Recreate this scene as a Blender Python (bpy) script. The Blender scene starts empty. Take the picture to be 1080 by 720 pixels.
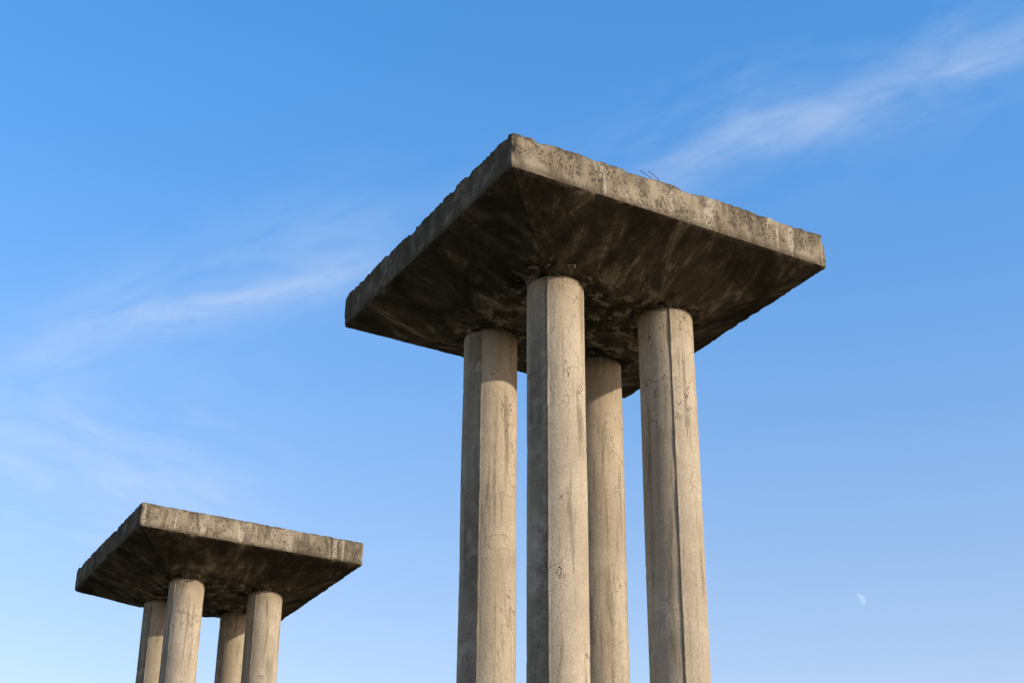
import bpy, bmesh, math, random
from mathutils import Vector, Matrix, noise
random.seed(7)
scene=bpy.context.scene
try:
    scene.view_settings.view_transform='Standard'; scene.view_settings.look='None'; scene.view_settings.exposure=0
except Exception: pass
F=1651.47; PITCH=0.4688; ROLL=0.0066; CAMH=1.6
# ------------------------------------------------------------ camera
cd=bpy.data.cameras.new('camera'); cam=bpy.data.objects.new('camera',cd); scene.collection.objects.link(cam)
cd.sensor_width=36; cd.lens=F/1080*36; cd.clip_end=20000
cam.matrix_world=Matrix.Translation((0,0,CAMH))@Matrix.Rotation(math.pi/2+PITCH,4,'X')@Matrix.Rotation(ROLL,4,'Z')
scene.camera=cam
def direction(px,py):
    v=Vector(((px-540)/F,(360-py)/F,-1)); return (cam.matrix_world.to_3x3()@v).normalized()
# ------------------------------------------------------------ sun
SA=math.radians(63); SE=math.radians(20)
sunv=Vector((math.sin(SA)*math.cos(SE),-math.cos(SA)*math.cos(SE),math.sin(SE)))
sd=bpy.data.lights.new('sun','SUN'); sd.energy=5.0; sd.angle=math.radians(0.5); sd.color=(1,0.86,0.65)
sun=bpy.data.objects.new('sun',sd); scene.collection.objects.link(sun)
sun.rotation_euler=sunv.to_track_quat('Z','Y').to_euler()
# ------------------------------------------------------------ node helper
class G:
    def __init__(s,nt): s.nt=nt; s.n=nt.nodes; s.l=nt.links
    def new(s,t,**k):
        n=s.n.new(t)
        for a,b in k.items(): setattr(n,a,b)
        return n
    def put(s,sock,v):
        if isinstance(v,bpy.types.NodeSocket): s.l.new(v,sock)
        elif v is not None: sock.default_value=v
    def math(s,op,a,b=None,c=None,clamp=False):
        n=s.new('ShaderNodeMath',operation=op,use_clamp=clamp); s.put(n.inputs[0],a); s.put(n.inputs[1],b); s.put(n.inputs[2],c); return n.outputs[0]
    def vmath(s,op,a,b=None):
        n=s.new('ShaderNodeVectorMath',operation=op); s.put(n.inputs[0],a); s.put(n.inputs[1],b)
        return n.outputs['Value'] if op=='DOT_PRODUCT' else n.outputs[0]
    def noise(s,vec,scale,detail=3,rough=.55,dist=0):
        n=s.new('ShaderNodeTexNoise'); s.put(n.inputs['Vector'],vec); n.inputs['Scale'].default_value=scale
        n.inputs['Detail'].default_value=detail; n.inputs['Roughness'].default_value=rough; n.inputs['Distortion'].default_value=dist
        return n.outputs['Fac']
    def ramp(s,v,lo,hi,a=0.,b=1.):
        n=s.new('ShaderNodeMapRange',clamp=True,interpolation_type='SMOOTHSTEP'); s.put(n.inputs[0],v); s.put(n.inputs[1],lo); s.put(n.inputs[2],hi); s.put(n.inputs[3],a); s.put(n.inputs[4],b); return n.outputs[0]
    def mix(s,f,a,b,mode='MIX'):
        n=s.new('ShaderNodeMix',data_type='RGBA',blend_type=mode); s.put(n.inputs[0],f)
        s.put(n.inputs[6],a); s.put(n.inputs[7],b); return n.outputs[2]
    def scale(s,vec,sc):
        return s.vmath('MULTIPLY',vec,sc)
# ------------------------------------------------------------ world
w=bpy.data.worlds.new('World'); scene.world=w; w.use_nodes=True; g=G(w.node_tree); g.n.clear()
sky=g.new('ShaderNodeTexSky',sky_type='NISHITA'); sky.sun_disc=False; sky.sun_elevation=SE
sky.sun_rotation=math.atan2(sunv.x,sunv.y)
sky.altitude=50; sky.air_density=1.0; sky.dust_density=0.6; sky.ozone_density=2.2
tc=g.new('ShaderNodeTexCoord'); D=tc.outputs['Generated']
base_warp=g.math('SUBTRACT',g.noise(D,11,4,.55),.5)
def streak(p1,p2,width,seed,thr,amt):
    a,b=direction(*p1),direction(*p2); n=a.cross(b).normalized(); t=(b-a).normalized()
    L=(b-a).length; mid=(a+b).normalized()
    across=g.vmath('DOT_PRODUCT',D,tuple(n)); along=g.vmath('DOT_PRODUCT',g.vmath('SUBTRACT',D,tuple(mid)),tuple(t))
    cv=g.new('ShaderNodeCombineXYZ'); g.put(cv.inputs[0],along); g.put(cv.inputs[1],g.math('MULTIPLY',across,3.2)); cv.inputs[2].default_value=seed
    ac=g.math('ADD',across,g.math('MULTIPLY',base_warp,width*2.2))
    q=g.math('DIVIDE',ac,width); band=g.math('POWER',2.718,g.math('MULTIPLY',g.math('MULTIPLY',q,q),-1.))
    al=g.math('ABSOLUTE',along); ends=g.ramp(al,L*.20,L*.62,1.,0.)
    facing=g.ramp(g.vmath('DOT_PRODUCT',D,tuple(mid)),.3,.6)
    patch=g.ramp(g.noise(cv.outputs[0],13,5,.6,.5),thr,thr+.42)
    r=g.math('MULTIPLY',g.math('MULTIPLY',band,ends),g.math('MULTIPLY',patch,facing))
    return g.math('MULTIPLY',r,amt)
c=streak((1240,-20),(640,200),.014,1.3,.20,.21)
for a in (((1200,-10),(560,235),.036,5.3,.3,.14),((440,268),(50,362),.010,7.7,.22,.25),((540,205),(-80,410),.034,2.2,.25,.15),((-120,450),(300,560),.05,9.1,.3,.26),((20,380),(90,370),.008,3.1,.2,.12)):
    c=g.math('ADD',c,streak(*a))
sep=g.new('ShaderNodeSeparateXYZ'); g.put(sep.inputs[0],D)
gain=g.mix(g.ramp(sep.outputs[2],.14,.66),(2.10,1.66,1.50,1),(.78,1.68,2.26,1))
col=g.mix(1.,sky.outputs[0],gain,'MULTIPLY')
col=g.mix(c,col,(5.4,5.8,6.4,1))
bg=g.new('ShaderNodeBackground'); g.put(bg.inputs[0],col); bg.inputs[1].default_value=0.15
wo=g.new('ShaderNodeOutputWorld'); g.l.new(bg.outputs[0],wo.inputs[0])
w.cycles.sampling_method='MANUAL'; w.cycles.sample_map_resolution=256
# ------------------------------------------------------------ materials
def concrete(name,light,mid,dark,kind):
    m=bpy.data.materials.new(name); m.use_nodes=True; g=G(m.node_tree); g.n.clear()
    tc=g.new('ShaderNodeTexCoord'); oi=g.new('ShaderNodeObjectInfo')
    off=g.new('ShaderNodeVectorMath',operation='SCALE'); off.inputs[0].default_value=(37,21,53); g.l.new(oi.outputs['Random'],off.inputs['Scale'])
    P=g.vmath('ADD',tc.outputs['Object'],off.outputs[0])
    big=g.noise(P,.9,3,.6,.5); med=g.noise(P,4.5,4,.65,.3); fine=g.noise(P,38,3,.7)
    pit=g.noise(P,110,1,.6)
    c=g.mix(g.ramp(big,.36,.64),mid,light)
    c=g.mix(g.ramp(med,.42,.66,0.,.45),c,mid)
    at=g.new('ShaderNodeAttribute',attribute_name='grime_shade'); gr=at.outputs['Fac']  # seam dirt together with painted shade on the unlit sides
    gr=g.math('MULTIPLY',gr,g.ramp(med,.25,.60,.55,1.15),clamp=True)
    if kind=='column':
        streakv=g.noise(g.scale(P,(5.5,5.5,.40)),1.6,4,.65,.4)
        streakf=g.noise(g.scale(P,(16,16,.6)),1.8,3,.65,.2)
        c=g.mix(g.ramp(streakv,.52,.68,0.,.60),c,dark)
        c=g.mix(g.ramp(streakf,.56,.70,0.,.40),c,dark)
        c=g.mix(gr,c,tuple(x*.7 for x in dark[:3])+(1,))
        v=g.new('ShaderNodeTexVoronoi',feature='DISTANCE_TO_EDGE'); wv=g.new('ShaderNodeVectorMath',operation='ADD')
        nz_=g.new('ShaderNodeTexNoise'); g.put(nz_.inputs['Vector'],P); nz_.inputs['Scale'].default_value=3; nz_.inputs['Detail'].default_value=4
        g.l.new(g.scale(P,(1.,1.,.45)),wv.inputs[0]); g.l.new(g.scale(nz_.outputs['Color'],(.7,.7,.7)),wv.inputs[1]); g.l.new(wv.outputs[0],v.inputs['Vector']); v.inputs['Scale'].default_value=2.0
        crack=g.ramp(v.outputs['Distance'],.0,.013,1.,0.)
        crack=g.math('MULTIPLY',crack,g.ramp(big,.48,.57,0.,.85))
        c=g.mix(crack,c,(.05,.04,.03,1))
    elif kind=='side':
        streakv=g.noise(g.scale(P,(2.6,2.6,.8)),1.6,5,.7,.8)
        sp=g.new('ShaderNodeSeparateXYZ'); g.put(sp.inputs[0],tc.outputs['Object'])
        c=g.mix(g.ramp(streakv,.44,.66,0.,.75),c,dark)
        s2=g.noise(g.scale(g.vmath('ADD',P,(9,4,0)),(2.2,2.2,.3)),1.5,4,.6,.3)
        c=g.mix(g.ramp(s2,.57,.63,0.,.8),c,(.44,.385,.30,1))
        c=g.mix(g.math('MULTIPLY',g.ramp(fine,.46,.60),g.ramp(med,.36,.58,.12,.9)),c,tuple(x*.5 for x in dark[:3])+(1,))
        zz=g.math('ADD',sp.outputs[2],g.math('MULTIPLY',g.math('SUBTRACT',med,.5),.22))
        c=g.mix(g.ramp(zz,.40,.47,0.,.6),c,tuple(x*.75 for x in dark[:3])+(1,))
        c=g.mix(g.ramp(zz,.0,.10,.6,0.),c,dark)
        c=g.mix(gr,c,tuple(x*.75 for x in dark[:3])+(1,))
    else:
        sp=g.new('ShaderNodeSeparateXYZ'); g.put(sp.inputs[0],tc.outputs['Object'])
        ax=g.math('ABSOLUTE',sp.outputs[0]); ay=g.math('ABSOLUTE',sp.outputs[1])
        sel=g.math('GREATER_THAN',ax,ay)
        cx=g.math('ADD',g.math('MULTIPLY',sel,sp.outputs[1]),g.math('MULTIPLY',g.math('SUBTRACT',1.,sel),sp.outputs[0]))
        lo=g.math('MAXIMUM',ax,ay)
        cv=g.new('ShaderNodeCombineXYZ'); g.put(cv.inputs[0],g.math('MULTIPLY',cx,2.6)); g.put(cv.inputs[1],g.math('MULTIPLY',lo,.9)); g.put(cv.inputs[2],g.math('MULTIPLY',sel,17.))
        st=g.noise(g.vmath('ADD',cv.outputs[0],off.outputs[0]),1.0,5,.68,1.4)
        bl=g.noise(P,1.1,5,.68,1.0)
        c=g.mix(g.ramp(bl,.38,.58,.9,0.),c,dark)
        c=g.mix(g.ramp(st,.38,.56,.65,0.),c,dark)
        c=g.mix(g.math('MULTIPLY',g.ramp(st,.54,.64),g.ramp(bl,.45,.6,0.15,.85)),c,(.30,.245,.165,1))
        c=g.mix(g.ramp(lo,1.3,2.2,0.,.35),c,dark)
        c=g.mix(g.math('MULTIPLY',g.ramp(lo,1.0,1.6,1.,0.),g.ramp(med,.53,.61,0.,.7)),c,(.36,.31,.23,1))
    c=g.mix(g.ramp(pit,.60,.72,0.,.45),c,tuple(x*.5 for x in dark[:3])+(1,))
    c=g.mix(.7,c,g.mix(g.ramp(fine,.25,.75),(.62,.62,.62,1),(1,1,1,1)),'MULTIPLY')
    b=g.new('ShaderNodeBsdfDiffuse'); g.put(b.inputs['Color'],c); b.inputs['Roughness'].default_value=0
    h=g.math('ADD',g.math('MULTIPLY',fine,.7),g.math('MULTIPLY',pit,.35))
    bp=g.new('ShaderNodeBump'); bp.inputs['Strength'].default_value=.5; bp.inputs['Distance'].default_value=.014; g.put(bp.inputs['Height'],h)
    g.l.new(bp.outputs[0],b.inputs['Normal'])
    o=g.new('ShaderNodeOutputMaterial'); g.l.new(b.outputs[0],o.inputs[0]); return m
M_col=concrete('column_concrete',(.46,.39,.295,1),(.365,.305,.225,1),(.14,.113,.082,1),'column')
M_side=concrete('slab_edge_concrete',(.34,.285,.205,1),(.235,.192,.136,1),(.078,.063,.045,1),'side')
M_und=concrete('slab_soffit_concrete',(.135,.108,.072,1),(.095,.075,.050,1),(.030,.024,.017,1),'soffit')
def plain(name,c1,c2,sc,rough=.9):
    m=bpy.data.materials.new(name); m.use_nodes=True; g=G(m.node_tree); b=g.n['Principled BSDF']
    tc=g.new('ShaderNodeTexCoord'); n=g.noise(tc.outputs['Object'],sc,5,.65,.5); n2=g.noise(tc.outputs['Object'],sc*17,3,.6)
    g.put(b.inputs['Base Color'],g.mix(g.ramp(n2,.3,.7,0.,.5),g.mix(g.ramp(n,.38,.62),c1,c2),c1)); b.inputs['Roughness'].default_value=rough
    return m
M_ground=plain('dry_grass_soil',(.17,.13,.075,1),(.11,.10,.05,1),.35)
M_twig=plain('rusty_wire',(.06,.035,.02,1),(.10,.06,.035,1),20)
# ------------------------------------------------------------ geometry
T=.47;H=.485;A=2.3;B=1.17;S=.82;R=.35
def nz(p,s,o=0): return noise.noise(Vector(p)*s+Vector((o,o*1.7,o*.3)))
def link(name,me,parent,mats):
    o=bpy.data.objects.new(name,me); scene.collection.objects.link(o); o.parent=parent
    for m in mats: me.materials.append(m)
    return o
def grid(bm,q,nu,nv,mat):
    q=[Vector(x) for x in q]; V=[]
    for j in range(nv+1):
        t=j/nv; row=[]
        for i in range(nu+1):
            s=i/nu; row.append(bm.verts.new((q[0]*(1-s)+q[1]*s)*(1-t)+(q[3]*(1-s)+q[2]*s)*t))
        V.append(row)
    for j in range(nv):
        for i in range(nu):
            f=bm.faces.new((V[j][i],V[j][i+1],V[j+1][i+1],V[j+1][i])); f.material_index=mat; f.smooth=True
def slab(parent,zb,seed):
    bm=bmesh.new(); n=190; lay=bm.verts.layers.float.new('grime_shade')
    c=[(-A,-A),(A,-A),(A,A),(-A,A)]; b=[(-B,-B),(B,-B),(B,B),(-B,B)]
    for k in range(4):
        p,q=c[k],c[(k+1)%4]; r,s=b[k],b[(k+1)%4]
        grid(bm,[(*p,0),(*q,0),(*q,T),(*p,T)],n,20,0)
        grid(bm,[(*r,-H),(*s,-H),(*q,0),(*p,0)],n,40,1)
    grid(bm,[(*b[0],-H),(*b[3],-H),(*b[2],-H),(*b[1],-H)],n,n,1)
    grid(bm,[(*c[0],T),(*c[1],T),(*c[2],T),(*c[3],T)],n,n,0)
    bmesh.ops.remove_doubles(bm,verts=bm.verts,dist=.0005)
    bm.normal_update()
    N={v:v.normal.copy() for v in bm.verts}
    for v in bm.verts:
        p=v.co.copy(); ax,ay=A-abs(p.x),A-abs(p.y); m=min(ax,ay)
        # shade painted onto the slab face that is turned from the sun
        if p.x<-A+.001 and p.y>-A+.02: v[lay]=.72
        d=Vector((0,0,0))
        d+=N[v]*(nz(p,1.3,seed)*.012+nz(p,6,seed)*.005+nz(p,18,seed)*.003)
        dt=math.hypot(m,T-p.z) if p.z>T/2 else 9
        db=math.hypot(m,p.z) if (p.z<T/2 and m<.3) else 9
        dc=math.hypot(ax,ay)
        e=min(dt,db)
        inward=Vector((-math.copysign(1,p.x) if ax<.12 else 0,-math.copysign(1,p.y) if ay<.12 else 0,0))
        if e<.2:
            chip=min(.05,max(0,nz(p,3.4,seed+11)-.30)*.14)+max(0,nz(p,9,seed+5)-.15)*.035+max(0,nz(p,24,seed+8))*.018+.004
            k=math.exp(-(e/.03)**2)
            d+=(inward+Vector((0,0,-.8 if dt<db else .6)))*chip*k
        if dc<.12 and p.z>-.02:
            d+=inward*(.008+max(0,nz(p,7,seed+3))*.04)*math.exp(-(dc/.04)**2)
        if p.z<-H*.55:
            for sx in(-S,S):
                for sy in(-S,S):
                    r=math.hypot(p.x-sx,p.y-sy)
                    if R*.8<r<.85:
                        d.z+=(max(0,nz(p,4,seed+7)-.05)*.26+max(0,nz(p,11,seed+2))*.06)*math.exp(-((r-R)/.18)**2)
        v.co=p+d
    me=bpy.data.meshes.new('slab'); bm.to_mesh(me); bm.free(); me.set_sharp_from_angle(angle=math.radians(38))
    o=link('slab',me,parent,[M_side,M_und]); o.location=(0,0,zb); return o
def column(parent,i,x,y,ztop,seed,yaw,seam,ga):
    bm=bmesh.new(); ns=192; nh=int(ztop/.06); lay=bm.verts.layers.float.new('grime_shade')
    seam_l=seam-math.pi/2-yaw
    rows=[]
    for j in range(nh+1):
        z=-.3+(ztop+.3)*j/nh; row=[]
        for k in range(ns):
            a=2*math.pi*k/ns+seam_l
            ca,sa=math.cos(a),math.sin(a)
            r=R+nz((ca*R,sa*R,z*.5),1.5,seed)*.006+nz((ca*R,sa*R,z),7,seed)*.002
            gm=0
            for s in (0,math.pi):
                dd=(a-seam_l-s+math.pi)%(2*math.pi)-math.pi
                wob=.8+.6*nz((0,s,z),2.2,seed)
                # two half shutters that did not quite meet: a step with a thin fin, dirt washed into the seam line
                if -1.2<dd<-.001:
                    r-=.022*wob*(math.cos((dd/1.2)*math.pi/2)**2)*(.4+.6*ga)
                    gm=max(gm,ga*(.58+.35*nz((dd*2,s,z*.5),1.2,seed))*min(1,(1.2+dd)/.5))  # shade of the column's unlit side painted next to the seam
                if -.001<=dd<.035: r+=.007*wob
                gm=max(gm,.9*math.exp(-((dd+.03*nz((0,s,z),4,seed+2))/.028)**2))
            gm=max(gm,.55*math.exp(-((ztop-z)/.16)))  # darker towards the column top
            if (z+seed*.37)%2.45<.07: r-=.004
            v=bm.verts.new((ca*r,sa*r,z)); v[lay]=max(0,min(1,gm)); row.append(v)
        rows.append(row)
    for j in range(nh):
        for k in range(ns):
            f=bm.faces.new((rows[j][k],rows[j][(k+1)%ns],rows[j+1][(k+1)%ns],rows[j+1][k])); f.smooth=True
    bm.faces.new(rows[-1])
    me=bpy.data.meshes.new('column'); bm.to_mesh(me); bm.free(); me.set_sharp_from_angle(angle=math.radians(35))
    o=link('column_%d'%i,me,parent,[M_col]); o.location=(x,y,0); return o
def rubble(parent,zb,seed):
    bm=bmesh.new(); rnd=random.Random(seed)
    for sx in(-S,S):
        for sy in(-S,S):
            for k in range(14 if (sx<0 and sy<0) else 4):
                a=rnd.uniform(0,2*math.pi); rr=R+rnd.uniform(.0,.22); s=rnd.uniform(.012,.045)
                M=Matrix.Translation((sx+math.cos(a)*rr,sy+math.sin(a)*rr,-H+.012+max(0,rr-R)*.1))@Matrix.Rotation(rnd.uniform(0,6),4,'Z')@Matrix.Diagonal((s*1.8,s,s*.5,1))
                r=bmesh.ops.create_icosphere(bm,subdivisions=2,radius=1,matrix=M)
                for v in r['verts']: v.co+=Vector((nz(v.co,40,1),nz(v.co,40,2),nz(v.co,40,3)))*s*.8
    me=bpy.data.meshes.new('spalled_mortar'); bm.to_mesh(me); bm.free()
    o=link('spalled_mortar',me,parent,[M_side]); o.location=(0,0,zb)
def wires(parent,zb,seed,pts):
    cu=bpy.data.curves.new('rebar_wire','CURVE'); cu.dimensions='3D'; cu.bevel_depth=.004; rnd=random.Random(seed)
    for (x,y) in pts:
        for k in range(2):
            sp=cu.splines.new('POLY'); n=8; sp.points.add(n-1); q=Vector((x+k*.12,y,T-.02)); d=Vector((-.9,rnd.uniform(-.3,.3),rnd.uniform(.3,.55))).normalized()
            for i in range(n):
                sp.points[i].co=(*q,1); q=q+d*.055; d=(d+Vector((rnd.uniform(-.1,.1),rnd.uniform(-.2,.2),-.07))).normalized()
    o=link('rebar_wire',cu,parent,[M_twig]); o.location=(0,0,zb)
def pier(cx,cy,z,yaw,seed,seams,wp):
    e=bpy.data.objects.new('concrete_pillar_monument',None); scene.collection.objects.link(e); e.location=(cx,cy,0); e.rotation_euler=(0,0,yaw)
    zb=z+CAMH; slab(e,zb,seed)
    for i,((a,b),(sm,ga)) in enumerate(zip(((-1,-1),(1,-1),(1,1),(-1,1)),seams)):
        column(e,i+1,a*S,b*S,zb-H+.012,seed+i*3.1,yaw,math.radians(sm),ga)
    rubble(e,zb,seed)
    if wp: wires(e,zb,seed,wp)
    bm=bmesh.new(); bmesh.ops.create_cube(bm,size=1,matrix=Matrix.Translation((0,0,.02))@Matrix.Diagonal((3,3,.5,1)))
    bmesh.ops.bevel(bm,geom=bm.edges[:],offset=.03,segments=2)
    me=bpy.data.meshes.new('footing'); bm.to_mesh(me); bm.free(); link('footing',me,e,[M_side])
pier(.837,18.06,9.787,.5182,3.0,((-19,1),(3,.25),(-60,.7),(-19,.85)),[(-.15,-2.2)])
pier(-6.078,30.96,10.179,.5044,17.0,((-30,.6),(-24,.5),(-40,.6),(-20,1)),None)
# ------------------------------------------------------------ ground
bm=bmesh.new(); rings=[0,6,12,20,30,45,70,110,200,400,1000,3000,8000]; prev=None
for r in rings:
    cur=[]
    for k in range(64):
        a=2*math.pi*k/64; x,y=r*math.cos(a),r*math.sin(a)+20
        cur.append(bm.verts.new((x,y,(nz((x,y,0),.05,1)*.5-.05)*min(1,max(0,(r-20)/60)) if r<3000 else -2)))
        if r==0: break
    if prev:
        for k in range(64):
            if len(prev)==1: bm.faces.new((prev[0],cur[k],cur[(k+1)%64]))
            else: bm.faces.new((prev[k],cur[k],cur[(k+1)%64],prev[(k+1)%64]))
    prev=cur
me=bpy.data.meshes.new('ground'); bm.to_mesh(me); bm.free(); link('ground',me,None,[M_ground])
# ------------------------------------------------------------ moon
m=bpy.data.materials.new('moon_surface'); m.use_nodes=True; g=G(m.node_tree); g.n.clear()
tc=g.new('ShaderNodeTexCoord'); n=g.noise(tc.outputs['Object'],.08,3)
geo=g.new('ShaderNodeNewGeometry'); lit=g.ramp(g.vmath('DOT_PRODUCT',geo.outputs['Normal'],tuple(sunv)),0.,.5)
em=g.new('ShaderNodeEmission'); em.inputs[0].default_value=(.95,.95,1,1); g.put(em.inputs[1],g.math('MULTIPLY',lit,g.ramp(n,.35,.65,.10,.17)))
tr=g.new('ShaderNodeBsdfTransparent'); ad=g.new('ShaderNodeAddShader'); g.l.new(em.outputs[0],ad.inputs[0]); g.l.new(tr.outputs[0],ad.inputs[1])
bf=g.new('ShaderNodeMixShader'); g.l.new(geo.outputs['Backfacing'],bf.inputs[0]); g.l.new(ad.outputs[0],bf.inputs[1]); g.l.new(tr.outputs[0],bf.inputs[2])
o=g.new('ShaderNodeOutputMaterial'); g.l.new(bf.outputs[0],o.inputs[0])
bm=bmesh.new(); bmesh.ops.create_uvsphere(bm,u_segments=48,v_segments=24,radius=24)
for f in bm.faces: f.smooth=True
me=bpy.data.meshes.new('moon'); bm.to_mesh(me); bm.free(); mo=link('moon',me,None,[m]); mo.location=Vector((0,0,CAMH))+direction(906,633)*6000
